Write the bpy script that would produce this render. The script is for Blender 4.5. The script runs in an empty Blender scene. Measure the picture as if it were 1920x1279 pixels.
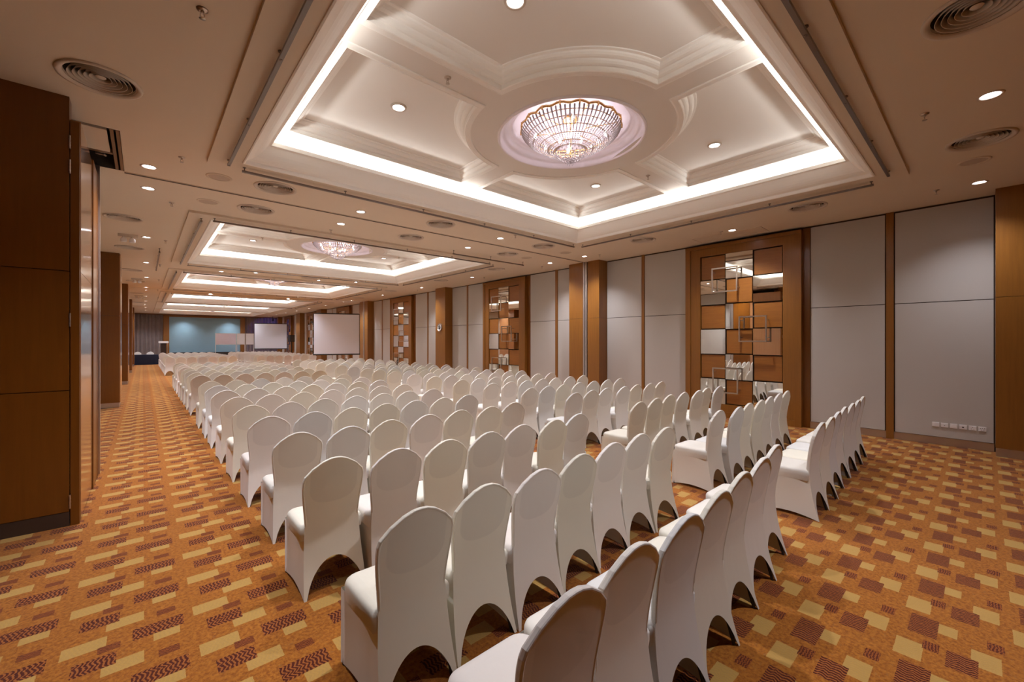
import bpy, math, random
from mathutils import Vector, Matrix
from mathutils.geometry import tessellate_polygon
random.seed(7)
PI = math.pi
S = bpy.context.scene
COL = S.collection

# ------------------------------------------------------------------ camera
TH = math.atan(692 / 783.9)                 # heading away from the long axis of the hall
cam = bpy.data.cameras.new('camera')
cam.sensor_fit = 'HORIZONTAL'; cam.sensor_width = 36.0
cam.lens = 36.0 * 783.9 / 1920.0
cam.clip_start = 0.05; cam.clip_end = 200
camo = bpy.data.objects.new('camera', cam); COL.objects.link(camo)
camo.location = (0, 0, 1.75)
camo.rotation_euler = (PI / 2, 0, -TH)
S.camera = camo

# ------------------------------------------------------------------ world and exposure
w = bpy.data.worlds.new('world'); S.world = w; w.use_nodes = True
w.node_tree.nodes['Background'].inputs[0].default_value = (0.0, 0.0, 0.0, 1)
w.node_tree.nodes['Background'].inputs[1].default_value = 0.0
S.view_settings.view_transform = 'Standard'
S.view_settings.look = 'None'
S.view_settings.gamma = 1.0
S.view_settings.use_curve_mapping = False
S.view_settings.exposure = 0.16
cy = S.cycles
cy.max_bounces = 9; cy.diffuse_bounces = 6; cy.glossy_bounces = 4; cy.transmission_bounces = 4
cy.caustics_reflective = False; cy.caustics_refractive = False
cy.sample_clamp_indirect = 6.0
cy.use_denoising = True
try: cy.use_light_tree = True
except Exception: pass

COVE_W = 6.2        # watts per metre of cove strip
DOWN_W = 260.0       # watts per downlight
CHAND_W = 4.2      # watts per chandelier bulb
COVE_C = (0.97, 0.97, 0.95)
DOWN_C = (0.93, 0.915, 1.0)
CHAND_C = (1.0, 0.86, 0.95)

# ------------------------------------------------------------------ helpers
class MB:
    """collects faces; build() links them as one mesh object"""
    def __init__(s): s.v = []; s.f = []; s.sm = []; s.mi = []
    def add(s, vs, fs, smooth=False, mi=0):
        b = len(s.v); s.v.extend([tuple(p) for p in vs])
        for f in fs:
            s.f.append([i + b for i in f]); s.sm.append(smooth); s.mi.append(mi)
    def box(s, x0, x1, y0, y1, z0, z1, mi=0):
        s.add([(x0,y0,z0),(x1,y0,z0),(x1,y1,z0),(x0,y1,z0),(x0,y0,z1),(x1,y0,z1),(x1,y1,z1),(x0,y1,z1)],
              [(0,3,2,1),(4,5,6,7),(0,1,5,4),(1,2,6,5),(2,3,7,6),(3,0,4,7)], False, mi)
    def loft(s, loops, closed=True, cap0=False, cap1=False, smooth=True, mi=0, capsmooth=False):
        n = len(loops[0]); vs = [p for l in loops for p in l]; fs = []
        m = n if closed else n - 1
        for r in range(len(loops) - 1):
            for i in range(m):
                j = (i + 1) % n
                fs.append((r*n+i, r*n+j, (r+1)*n+j, (r+1)*n+i))
        s.add(vs, fs, smooth, mi)
        if cap0: s.add(loops[0], [tuple(range(n))[::-1]], capsmooth, mi)
        if cap1: s.add(loops[-1], [tuple(range(n))], capsmooth, mi)
    def lathe(s, cx, cy, prof, n=32, cap0=False, cap1=False, smooth=True, mi=0, a0=0.0):
        loops = [[(cx + r*math.cos(a0+2*PI*i/n), cy + r*math.sin(a0+2*PI*i/n), z) for i in range(n)] for r, z in prof]
        s.loft(loops, True, cap0, cap1, smooth, mi)
    def tube(s, a, b, r, n=8, mi=0, cap=True, smooth=True, r2=None):
        a = Vector(a); b = Vector(b); d = (b - a).normalized()
        u = d.orthogonal().normalized(); w_ = d.cross(u)
        r2 = r if r2 is None else r2
        l = [[tuple(p + (u*math.cos(2*PI*i/n) + w_*math.sin(2*PI*i/n))*rr) for i in range(n)] for p, rr in ((a, r), (b, r2))]
        s.loft(l, True, cap, cap, smooth, mi)
    def build(s, name, mats, parent=None, loc=None):
        me = bpy.data.meshes.new(name)
        me.from_pydata(s.v, [], s.f)
        if not isinstance(mats, (list, tuple)): mats = [mats]
        for m in mats: me.materials.append(m)
        me.polygons.foreach_set('use_smooth', s.sm)
        me.polygons.foreach_set('material_index', s.mi)
        me.update()
        o = bpy.data.objects.new(name, me); COL.objects.link(o)
        if parent: o.parent = parent
        if loc: o.location = loc
        return o

def tag(o, label=None, cat=None, group=None, kind=None):
    if label: o['label'] = label
    if cat: o['category'] = cat
    if group: o['group'] = group
    if kind: o['kind'] = kind
    return o
def empty(name, loc=(0,0,0), rz=0.0, label=None, cat=None, group=None):
    o = bpy.data.objects.new(name, None); COL.objects.link(o)
    o.location = loc; o.rotation_euler = (0, 0, rz); o.empty_display_size = 0.1
    return tag(o, label, cat, group)
def copy_tree(o, parent=None):
    c = o.copy(); COL.objects.link(c); c.parent = parent
    for ch in list(o.children): copy_tree(ch, c)
    return c
ORD = ['zeroth','first','second','third','fourth','fifth','sixth','seventh','eighth','ninth','tenth','eleventh','twelfth','thirteenth','fourteenth']
NUM = ['zero','one','two','three','four','five','six','seven','eight','nine','ten','eleven','twelve','thirteen','fourteen','fifteen','sixteen','seventeen','eighteen','nineteen']

# ------------------------------------------------------------------ materials
class NT:
    def __init__(s, name):
        s.m = bpy.data.materials.new(name); s.m.use_nodes = True
        s.t = s.m.node_tree; s.b = s.t.nodes['Principled BSDF']
    def n(s, typ, **kw):
        nd = s.t.nodes.new(typ)
        for k, v in kw.items(): setattr(nd, k, v)
        return nd
    def link(s, a, b): s.t.links.new(a, b)
    def put(s, sock, v):
        if hasattr(v, 'is_output') or isinstance(v, bpy.types.NodeSocket): s.link(v, sock)
        else: sock.default_value = v
    def M(s, op, a, b=None, c=None):
        nd = s.n('ShaderNodeMath', operation=op)
        s.put(nd.inputs[0], a)
        if b is not None: s.put(nd.inputs[1], b)
        if c is not None: s.put(nd.inputs[2], c)
        return nd.outputs[0]
    def mix(s, f, a, b, mode='MIX'):
        nd = s.n('ShaderNodeMix', data_type='RGBA', blend_type=mode)
        s.put(nd.inputs[0], f)
        s.put(nd.inputs[6], a if isinstance(a, bpy.types.NodeSocket) else (*a, 1)[:4])
        s.put(nd.inputs[7], b if isinstance(b, bpy.types.NodeSocket) else (*b, 1)[:4])
        return nd.outputs[2]
    def noise(s, vec, scale, detail=3.0, rough=0.5):
        nd = s.n('ShaderNodeTexNoise'); s.link(vec, nd.inputs['Vector'])
        nd.inputs['Scale'].default_value = scale; nd.inputs['Detail'].default_value = detail
        nd.inputs['Roughness'].default_value = rough
        return nd.outputs['Fac']
    def coords(s, which='Object'): return s.n('ShaderNodeTexCoord').outputs[which]
    def pos(s): return s.n('ShaderNodeNewGeometry').outputs['Position']
    def scaled(s, vec, sc):
        nd = s.n('ShaderNodeMapping'); s.link(vec, nd.inputs['Vector']); nd.inputs['Scale'].default_value = sc
        return nd.outputs[0]
    def bump(s, h, strength=0.2, dist=0.01):
        nd = s.n('ShaderNodeBump'); s.link(h, nd.inputs['Height'])
        nd.inputs['Strength'].default_value = strength; nd.inputs['Distance'].default_value = dist
        s.link(nd.outputs[0], s.b.inputs['Normal'])
    def set(s, **kw):
        for k, v in kw.items(): s.put(s.b.inputs[k], (*v, 1) if isinstance(v, tuple) and len(v) == 3 else v)
        return s
    def color(s, v): s.put(s.b.inputs['Base Color'], v if isinstance(v, bpy.types.NodeSocket) else (*v, 1))

def plain(name, col, rough=0.6, metal=0.0, spec=0.5, noise_amt=0.04, nscale=6.0):
    t = NT(name); f = t.noise(t.pos(), nscale, 3)
    lo = tuple(c*(1-noise_amt) for c in col); hi = tuple(min(1, c*(1+noise_amt)) for c in col)
    t.color(t.mix(f, lo, hi))
    t.set(**{'Roughness': rough, 'Metallic': metal, 'Specular IOR Level': spec})
    return t.m
def emit(name, col, strength):
    t = NT(name); t.color((0.8, 0.8, 0.8))
    t.set(**{'Emission Color': col, 'Emission Strength': strength, 'Roughness': 0.4}); return t.m
def wood(name, a, b, stretch=(14, 14, 0.7), rough=0.36, coat=0.2):
    t = NT(name); p = t.pos()
    f = t.noise(t.scaled(p, stretch), 2.2, 5, 0.6)
    g = t.noise(t.scaled(p, tuple(x*7 for x in stretch)), 2.0, 2, 0.5)
    c = t.mix(f, a, b); c = t.mix(t.M('MULTIPLY', g, 0.25), c, tuple(x*0.6 for x in a))
    t.color(c); t.set(**{'Roughness': rough, 'Coat Weight': coat, 'Coat Roughness': 0.18, 'Specular IOR Level': 0.4})
    return t.m

MOULD = plain('moulding_white', (0.93, 0.91, 0.87), 0.5, noise_amt=0.01, nscale=2.0)
CEIL = plain('ceiling_paint', (0.69, 0.585, 0.46), 0.75, noise_amt=0.03, nscale=1.3)
PLASTER = plain('moulding_plaster', (0.80, 0.765, 0.72), 0.6, noise_amt=0.02, nscale=2.0)
DOME = plain('dome_plaster', (0.85, 0.79, 0.83), 0.5, noise_amt=0.02)
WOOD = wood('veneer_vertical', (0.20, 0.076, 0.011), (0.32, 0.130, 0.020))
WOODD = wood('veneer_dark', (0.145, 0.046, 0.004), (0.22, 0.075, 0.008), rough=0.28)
WOODH = wood('veneer_horizontal', (0.22, 0.075, 0.012), (0.40, 0.155, 0.026), stretch=(1.2, 1.2, 16), rough=0.35)
DARKGAP = plain('shadow_gap', (0.05, 0.025, 0.012), 0.7)
STEEL = plain('brushed_steel', (0.55, 0.50, 0.48), 0.30, 0.9)
BRONZE = plain('satin_tube_metal', (0.50, 0.43, 0.37), 0.28, 0.95)
RAILM = plain('rail_metal', (0.20, 0.165, 0.145), 0.28, 0.8)
BLACK = plain('black_plastic', (0.012, 0.012, 0.014), 0.45)
DUCT = plain('duct_dark', (0.06, 0.045, 0.035), 0.8)
VENT = plain('vent_enamel', (0.60, 0.51, 0.42), 0.5)
WHITEP = plain('white_plastic', (0.82, 0.80, 0.79), 0.35)
LENS = emit('downlight_lens', (0.93, 0.92, 1.0), 25.0)
BULB = emit('bulb_glow', (1.0, 0.93, 0.96), 12.0)
GOLD = plain('gilt_metal', (0.75, 0.48, 0.20), 0.25, 0.9)
NAVY = plain('navy_tablecloth', (0.008, 0.012, 0.035), 0.8)

def mat_fabric():
    t = NT('wall_fabric'); p = t.pos()
    big = t.noise(p, 0.8, 2); fine = t.noise(t.scaled(p, (60, 60, 60)), 3, 2)
    c = t.mix(big, (0.50, 0.475, 0.44), (0.55, 0.52, 0.48)); c = t.mix(t.M('MULTIPLY', fine, 0.35), c, (0.40, 0.37, 0.33))
    t.color(c); t.set(**{'Roughness': 0.9, 'Specular IOR Level': 0.15}); t.bump(fine, 0.15, 0.003); return t.m
FABRIC = mat_fabric()
def mat_mirror():
    t = NT('mirror_glass'); t.color((0.80, 0.79, 0.74)); t.set(**{'Metallic': 1.0, 'Roughness': 0.015}); return t.m
MIRROR = mat_mirror()
def mat_gloss_side():
    t = NT('lacquered_veneer'); p = t.pos()
    f = t.noise(t.scaled(p, (10, 10, 0.5)), 2.0, 4)
    t.color(t.mix(f, (0.36, 0.16, 0.06), (0.44, 0.21, 0.085)))
    t.set(**{'Roughness': 0.22, 'Coat Weight': 1.0, 'Coat Roughness': 0.12, 'Coat IOR': 1.8, 'Specular IOR Level': 0.8}); return t.m
GLOSS = mat_gloss_side()
def mat_curtain():
    t = NT('curtain_cloth'); f = t.noise(t.pos(), 3, 3)
    t.color(t.mix(f, (0.20, 0.16, 0.15), (0.28, 0.23, 0.22))); t.set(**{'Roughness': 0.85}); return t.m
CURT = mat_curtain()
def mat_blue():
    t = NT('stage_panel_cloth'); f = t.noise(t.pos(), 0.7, 2); g = t.noise(t.scaled(t.pos(), (2, 2, 20)), 2, 2)
    c = t.mix(f, (0.23, 0.40, 0.46), (0.30, 0.46, 0.58)); c = t.mix(t.M('MULTIPLY', g, 0.3), c, (0.15, 0.28, 0.31))
    t.color(c); t.set(**{'Roughness': 0.45}); return t.m
BLUE = mat_blue()
def mat_screen():
    t = NT('matte_projection_cloth'); f = t.noise(t.pos(), 0.6, 2)
    t.color(t.mix(f, (0.76, 0.80, 0.90), (0.82, 0.85, 0.95))); t.set(**{'Roughness': 0.7}); return t.m
SCREEN = mat_screen()
def mat_crystal():
    t = NT('cut_crystal'); t.color((1.0, 0.95, 0.98))
    t.set(**{'Roughness': 0.22, 'Transmission Weight': 0.5, 'IOR': 1.45, 'Specular IOR Level': 0.9}); return t.m
CRYSTAL = mat_crystal()

def mat_cover(back=False):
    t = NT('stretch_cover_back' if back else 'stretch_cover')
    col = t.n('ShaderNodeObjectInfo').outputs['Color']
    c = t.coords('Object')
    fine = t.noise(t.scaled(c, (230, 230, 230)), 2, 2)
    wr = t.noise(t.scaled(c, (6, 6, 4)), 1.6, 2)
    base = t.mix(t.M('MULTIPLY', fine, 0.12), col, (0.55, 0.50, 0.45))
    if back:   # the back pad shows through the thin cloth
        sp = t.n('ShaderNodeSeparateXYZ'); t.link(c, sp.inputs[0])
        x = t.M('DIVIDE', sp.outputs[0], 0.165)
        z = t.M('DIVIDE', t.M('SUBTRACT', 0.72, sp.outputs[2]), 0.115)
        z = t.M('MAXIMUM', z, 0.0)
        r = t.M('ADD', t.M('POWER', t.M('ABSOLUTE', x), 2.6), t.M('POWER', z, 2.2))
        msk = t.M('SMOOTH_MIN', t.M('MAXIMUM', t.M('MULTIPLY', t.M('SUBTRACT', 1.0, r), 9.0), 0.0), 1.0, 0.05)
        base = t.mix(t.M('MULTIPLY', msk, 0.16), base, (0.36, 0.33, 0.31))
    t.color(base)
    t.set(**{'Roughness': 0.62, 'Specular IOR Level': 0.3, 'Sheen Weight': 0.25, 'Sheen Roughness': 0.4})
    t.bump(t.M('ADD', wr, t.M('MULTIPLY', fine, 0.02)), 0.22, 0.010)
    return t.m
COVER = mat_cover(); COVERB = mat_cover(True)

def mat_carpet():
    t = NT('patterned_carpet'); p = t.pos()
    sp = t.n('ShaderNodeSeparateXYZ'); t.link(p, sp.inputs[0])
    nz = t.noise(p, 90, 2)
    wob = t.M('MULTIPLY', t.M('SUBTRACT', nz, 0.5), 0.008)
    X0 = t.M('ADD', sp.outputs[0], wob); Y0 = t.M('ADD', sp.outputs[1], wob)
    PX, PY = 0.5875, 0.458
    seam = t.M('GREATER_THAN', sp.outputs[0], 2.0)
    xs = t.M('MODULO', t.M('ADD', t.M('ADD', X0, 0.046), PX*20), PX)
    yo = t.M('ADD', t.M('SUBTRACT', Y0, 3.29), t.M('MULTIPLY', seam, -0.106+3*0))
    ys = t.M('MODULO', t.M('ADD', yo, PY*20), PY)
    def rect(x0, x1, y0, y1):
        def rng(v, a, b, P):
            r = t.M('MULTIPLY', t.M('GREATER_THAN', v, a), t.M('LESS_THAN', v, b))
            if b > P: r = t.M('MAXIMUM', r, t.M('LESS_THAN', v, b - P))
            if a < 0: r = t.M('MAXIMUM', r, t.M('GREATER_THAN', v, a + P))
            return r
        return t.M('MULTIPLY', rng(xs, x0, x1, PX), rng(ys, y0, y1, PY))
    big = t.noise(p, 5, 4); med = t.noise(p, 46, 4, 0.75); fine = t.noise(p, 330, 2)
    base = t.mix(t.M('MINIMUM', t.M('MAXIMUM', t.M('MULTIPLY', t.M('SUBTRACT', med, 0.36), 3.4), 0.0), 1.0), (0.245, 0.070, 0.006), (0.47, 0.175, 0.020))
    fl = t.M('GREATER_THAN', t.noise(t.scaled(p, (1, 2.2, 1)), 21, 4, 0.75), 0.63)
    base = t.mix(t.M('MULTIPLY', fl, 0.40), base, (0.25, 0.15, 0.07))
    # wavy lines running along the hall inside the dark blocks
    nw = t.noise(t.scaled(p, (7, 26, 1)), 1.6, 2)
    wav = t.M('ADD', t.M('MULTIPLY', t.M('SINE', t.M('MULTIPLY', Y0, 118.0)), 0.0058), t.M('MULTIPLY', t.M('SUBTRACT', nw, 0.5), 0.030))
    st = t.M('GREATER_THAN', t.M('FRACT', t.M('DIVIDE', t.M('ADD', X0, wav), 0.0205)), 0.44)
    nw2 = t.noise(t.scaled(p, (26, 8, 1)), 2.2, 2)
    st2 = t.M('GREATER_THAN', t.M('FRACT', t.M('DIVIDE', t.M('ADD', Y0, t.M('MULTIPLY', nw2, 0.03)), 0.013)), 0.45)
    cream = t.mix(t.M('MULTIPLY', st, 0.30), (0.50, 0.30, 0.075), (0.40, 0.24, 0.085))
    maroon = t.mix(st, (0.34, 0.105, 0.020), (0.075, 0.008, 0.003))
    small = t.mix(st2, (0.30, 0.085, 0.014), (0.10, 0.014, 0.004))
    c = base
    for r in ((-0.122, 0.051, 0.21, 0.322), (0.093, 0.215, -0.080, -0.015), (0.288, 0.475, 0.045, 0.160)):
        c = t.mix(rect(*r), c, cream)
    for r in ((0.0, 0.238, 0.0, 0.125), (0.345, 0.523, 0.293, 0.414)):
        c = t.mix(rect(*r), c, maroon)
    for r in ((0.440, 0.536, -0.015, 0.052), (0.112, 0.205, 0.197, 0.262)):
        c = t.mix(rect(*r), c, small)
    c = t.mix(t.M('MULTIPLY', fine, 0.30), c, (0.16, 0.07, 0.02), 'MULTIPLY') if False else t.mix(t.M('MULTIPLY', fine, 0.16), c, (0.12, 0.04, 0.005))
    t.color(c); t.set(**{'Roughness': 0.95, 'Specular IOR Level': 0.1, 'Sheen Weight': 0.15})
    t.bump(t.M('ADD', fine, med), 0.5, 0.006); return t.m
CARPET = mat_carpet()

# ------------------------------------------------------------------ dimensions
H = 4.06; SLAB = 4.02
XR = 10.06                       # face of the fabric panels on the right wall
XP = 9.695                       # face of the pilasters
YEND = 46.6; YBACK = -3.2
COFFERS = [(3.63, 2.63), (12.44, 2.86), (20.16, 2.86), (28.25, 2.85), (34.95, 2.75), (41.4, 2.72)]   # centre y, half length
CX, CHX = 4.235, 3.285

DOWN = [(0.06,3.6),(0.06,7.34),(0.06,8.38),(0.06,12.37),(0.07,16.35),(0.1,20.1),(0.1,23.9),(0.1,25.2),(0.1,28.6),(0.12,32.0),(0.12,35.2),(0.14,38.4),(0.16,41.7),(0.18,44.8),
        (2.92,7.39),(2.93,8.42),(6.03,7.23),(6.03,8.48),(9.04,7.25),(9.05,8.55),(9.22,3.5),(9.13,0.06),(5.97,-0.03),(2.93,-0.05),
        (8.95,12.32),(9.05,16.16),(9.03,20.05),(8.92,23.9),(8.87,25.05),(8.92,28.44),(8.8,31.6),(8.84,34.95),(8.82,38.2),(8.83,41.5),(8.8,44.3),
        (2.87,16.38),(6.28,16.4),(1.95,16.8),(5.02,16.8),(3.17,24.0),(2.48,25.05),(6.13,24.0),(5.92,25.1),(2.7,45.7),(6.0,45.7)]
DIFF = [(-0.28,5.18),(1.5,7.09),(1.49,8.47),(-0.27,10.66),(-0.24,13.96),(-0.26,18.3),(-0.2,21.6),(4.41,7.12),(4.47,8.46),(7.3,7.12),(7.24,8.38),
        (8.56,5.18),(8.57,2.03),(7.2,0.04),(4.36,0.04),(1.5,0.04),(8.48,13.7),(8.54,18.1),(8.6,22.0),(8.4,26.1),(7.2,24.8),(4.6,16.45),(-0.21,27.0),(-0.21,30.2),(-0.21,33.5),(-0.2,36.6),(4.4,24.6),(8.5,10.4)]
SPEAK = [(0.805,7.15),(0.81,8.52),(8.28,7.27),(7.98,8.44),(8.0,0.1)]
SPRK = [(0.31,3.61),(0.367,6.69),(0.36,8.99),(0.39,12.47),(5.96,0.41),(9.11,0.5),(9.16,6.83),(9.25,9.08),(9.13,3.69),(2.93,9.0),(6.09,6.79),(0.386,16.49),(0.45,20.6),(0.5,24.6),(0.6,29.0),(9.25,12.0),(9.3,17.0),(9.3,20.6)]

# ------------------------------------------------------------------ ceiling with openings
RECESS = (-1.25, -0.19, 6.30, 7.75)
def grid_plane(mb, x0, x1, y0, y1, z, holes):
    ys = sorted({y0, y1} | {min(max(v, y0), y1) for h in holes for v in h[2:4]})
    for a, b in zip(ys, ys[1:]):
        if b - a < 1e-6: continue
        ym = (a + b)/2
        act = sorted((max(h[0], x0), min(h[1], x1)) for h in holes if h[2] < ym < h[3])
        x = x0
        for ha, hb in act:
            if ha > x + 1e-6: mb.add([(x,a,z),(ha,a,z),(ha,b,z),(x,b,z)], [(0,3,2,1)])
            x = max(x, hb)
        if x < x1 - 1e-6: mb.add([(x,a,z),(x1,a,z),(x1,b,z),(x,b,z)], [(0,3,2,1)])
def square_ring(mb, cx, cy, hs, r, z, n=32):
    sq = []; ci = []
    for i in range(n):
        a = 2*PI*(i+0.5)/n; c, s_ = math.cos(a), math.sin(a)
        k = hs/max(abs(c), abs(s_)); sq.append((cx+c*k, cy+s_*k, z)); ci.append((cx+r*c, cy+r*s_, z))
    # exact corners
    for sx in (-1, 1):
        for sy in (-1, 1):
            i = min(range(n), key=lambda q: (sq[q][0]-(cx+sx*hs))**2 + (sq[q][1]-(cy+sy*hs))**2)
    mb.loft([ci, sq], True, smooth=False)
    for q in range(4):   # small corner triangles left open by the ray construction
        ang = PI/4 + q*PI/2
        i = int((ang/(2*PI))*n - 0.5) % n; j = (i+1) % n
        mb.add([sq[i], sq[j], (cx+math.copysign(hs, math.cos(ang)), cy+math.copysign(hs, math.sin(ang)), z)], [(0,1,2)])
RD, RV = 0.072, 0.235
mb = MB(); holes = []
for x, y in DOWN: holes.append((x-0.11, x+0.11, y-0.11, y+0.11)); square_ring(mb, x, y, 0.11, RD, H, 24)
for x, y in DIFF: holes.append((x-0.29, x+0.29, y-0.29, y+0.29)); square_ring(mb, x, y, 0.29, RV, H, 32)
slabs = []
for cyy, hy in COFFERS:
    so = (CX-CHX-0.34, CX+CHX+0.34, cyy-hy-0.31, cyy+hy+0.29)
    li = (CX-CHX, CX+CHX, cyy-hy, cyy+hy); slabs.append((so, li)); holes.append(so)
    grid_plane(mb, so[0], so[1], so[2], so[3], SLAB, [li])
    x0, x1, y0, y1 = so
    mb.loft([[(x0,y0,H),(x1,y0,H),(x1,y1,H),(x0,y1,H)], [(x0,y0,SLAB),(x1,y0,SLAB),(x1,y1,SLAB),(x0,y1,SLAB)]], True, smooth=False)
holes.append(RECESS)
grid_plane(mb, -3.2, 10.35, YBACK, YEND+0.3, H, holes)
x0, x1, y0, y1 = RECESS
ceil = tag(mb.build('ceiling', CEIL), kind='structure')
mb = MB()   # the dark partition pocket above the opening
mb.loft([[(x0,y0,H),(x1,y0,H),(x1,y1,H),(x0,y1,H)], [(x0,y0,H+0.5),(x1,y0,H+0.5),(x1,y1,H+0.5),(x0,y1,H+0.5)]], True, False, True, smooth=False)
tag(mb.build('ceiling_pocket', DUCT), kind='structure')

# ------------------------------------------------------------------ coffers
def offset_loop(loop, d):
    """inset a counter-clockwise loop by d with mitred corners"""
    n = len(loop); out = []
    for i in range(n):
        p0, p1, p2 = loop[i-1], loop[i], loop[(i+1) % n]
        a = Vector((p1[0]-p0[0], p1[1]-p0[1])).normalized(); b = Vector((p2[0]-p1[0], p2[1]-p1[1])).normalized()
        na = Vector((-a.y, a.x)); nb = Vector((-b.y, b.x)); m = (na+nb)
        m = m/max(m.length_squared/2, 0.3)
        out.append((p1[0]+m.x*d, p1[1]+m.y*d))
    return out
def rect_loop(x0, x1, y0, y1): return [(x0,y0),(x1,y0),(x1,y1),(x0,y1)]
def sweep(mb, loop, prof, smooth=False, mi=0):
    mb.loft([[(x, y, z) for x, y in offset_loop(loop, d)] for d, z in prof], True, smooth=smooth, mi=mi)
ZL, ZP = 4.437, 4.575      # ledge plane, panel ceilings
RARC, RRING = 1.39, 0.935
def build_coffer(cyy, hy):
    x0, x1, y0, y1 = CX-CHX, CX+CHX, cyy-hy, cyy+hy
    L = rect_loop(x0, x1, y0, y1)
    mb = MB()
    # lip bead, hollow cove, small square lip, then the lamp trough behind it
    prof = [(0, SLAB), (0.0, SLAB-0.012), (0.012, SLAB-0.018), (0.028, SLAB-0.012), (0.032, SLAB+0.006), (0.04, SLAB+0.03)]
    for k in range(7):
        a = k/6*PI/2; prof.append((0.045+0.185*math.sin(a)*1.0, SLAB+0.035+0.165*(1-math.cos(a))))
    prof = prof[:6] + [(0.045 + 0.19*(k/6)**0.8, SLAB+0.035+0.165*(k/6)**1.5) for k in range(1, 7)]
    prof += [(0.246, 4.225), (0.272, 4.228), (0.274, 4.278), (0.262, 4.280), (0.25, 4.245)]
    sweep(mb, L, prof, mi=1)
    sweep(mb, L, [(0.25, 4.245), (-0.10, 4.20), (-0.10, ZL)])
    prong = prof
    # ledge plane with four panel openings and the round opening
    ox0, ox1, oy0, oy1 = x0+0.446, x1-0.446, y0+0.42, y1-0.42
    bw = 0.22; quads = []
    for sx in (-1, 1):
        for sy in (-1, 1):
            X = ox1 if sx > 0 else ox0; Y = oy1 if sy > 0 else oy0
            a1 = math.asin(bw/RARC)
            pts = [(X, Y), (X, cyy+sy*bw)]
            arc = [(CX+sx*RARC*math.cos(a), cyy+sy*RARC*math.sin(a)) for a in [a1+(PI/2-2*a1)*k/20 for k in range(21)]]
            pts += arc + [(CX+sx*bw, Y)]
            area = sum(pts[i-1][0]*pts[i][1]-pts[i][0]*pts[i-1][1] for i in range(len(pts)))
            if area < 0: pts = pts[::-1]
            quads.append(pts)
    outer = [(x0-0.10, y0-0.10), (x1+0.10, y0-0.10), (x1+0.10, y1+0.10), (x0-0.10, y1+0.10)]
    circ = [(CX+RRING*math.cos(2*PI*k/72), cyy+RRING*math.sin(2*PI*k/72)) for k in range(64)]
    # assemble the ledge out of simple pieces (frame, beams, ring) to keep the tessellation clean
    grid_plane(mb, outer[0][0], outer[1][0], outer[0][1], outer[2][1], ZL, [(ox0, ox1, oy0, oy1)])
    loops = [[Vector((p[0], p[1], 0)) for p in rect_loop(ox0, ox1, oy0, oy1)]] 
    cross = []   # boundary of beams + ring: rectangle minus the four panels
    for k, (sx, sy) in enumerate(((1, 1), (-1, 1), (-1, -1), (1, -1))):
        a1 = math.asin(bw/RARC)
        arc = [(CX+sx*RARC*math.cos(a), cyy+sy*RARC*math.sin(a)) for a in [a1+(PI/2-2*a1)*q/20 for q in range(21)]]
        X = ox1 if sx > 0 else ox0; Y = oy1 if sy > 0 else oy0
        seq = [(X, cyy+sy*bw)] + arc + [(CX+sx*bw, Y)]
        if k % 2: seq = seq[::-1]
        cross += seq
    polys = [[Vector((p[0], p[1], 0)) for p in cross], [Vector((p[0], p[1], 0)) for p in circ[::-1]]]
    allp = [p for l in polys for p in l]
    tris = tessellate_polygon(polys)
    mb.add([(p.x, p.y, ZL) for p in allp], [tuple(t) for t in tris])
    # stepped mouldings and panel ceilings
    mprof = [(-0.078, ZL), (-0.078, ZL-0.013), (-0.068, ZL-0.017), (-0.060, ZL-0.013), (-0.014, ZL-0.013), (-0.006, ZL-0.019), (0.002, ZL-0.013), (0.004, ZL+0.03)]
    mprof += [(0.02, ZL+0.034), (0.034, ZL+0.044), (0.046, ZL+0.062), (0.052, ZL+0.08), (0.07, ZL+0.083), (0.088, ZL+0.092), (0.102, ZL+0.108), (0.108, ZL+0.124), (0.135, ZL+0.128), (0.138, ZP)]
    for q in quads:
        sweep(mb, q, mprof, mi=1)
        ins = offset_loop(q, 0.138)
        tr = tessellate_polygon([[Vector((p[0], p[1], 0)) for p in ins]])
        mb.add([(p[0], p[1], ZP) for p in ins], [tuple(t) for t in tr])
    o1 = mb.build('ceiling_coffer', [PLASTER, MOULD])
    tag(o1, kind='structure')
    mb = MB()
    mb.lathe(CX, cyy, [(RRING+0.03, ZL), (RRING+0.028, ZL-0.018), (RRING+0.01, ZL-0.026), (RRING-0.004, ZL-0.018), (RRING-0.006, ZL), (RRING-0.03, ZL+0.03), (RRING-0.034, ZL+0.045),
                       (RRING-0.06, ZL+0.05), (RRING-0.09, ZL+0.07), (RRING-0.10, ZL+0.10), (RRING-0.13, ZL+0.105), (RRING-0.17, ZL+0.13), (RRING-0.18, ZL+0.155),
                       (RRING-0.20, ZL+0.16), (0.5, ZL+0.24), (0.2, ZL+0.27), (0.001, ZL+0.28)], 64)
    tag(mb.build('ceiling_dome', DOME), kind='structure')
for cyy, hy in COFFERS: build_coffer(cyy, hy)

def area_light(name, loc, sx, sy, watts, col, up=True):
    l = bpy.data.lights.new(name, 'AREA'); l.shape = 'RECTANGLE'; l.size = sx; l.size_y = sy
    l.energy = watts; l.color = col
    o = bpy.data.objects.new(name, l); COL.objects.link(o); o.location = loc
    if up: o.rotation_euler = (PI, 0, 0)
    return o
for cyy, hy in COFFERS:
    zz = 4.262
    for s_ in (-1, 1):
        area_light('cove_lamp_light', (CX, cyy+s_*(hy-0.13), zz), 2*CHX-0.4, 0.08, COVE_W*2*CHX, COVE_C)
        area_light('cove_lamp_light', (CX+s_*(CHX-0.13), cyy, zz), 0.08, 2*hy-0.4, COVE_W*2*hy, COVE_C)

# ------------------------------------------------------------------ floor
mb = MB(); mb.box(-3.2, 10.35, YBACK, YEND+0.3, -0.1, 0.0)
tag(mb.build('floor', CARPET), kind='structure')

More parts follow.
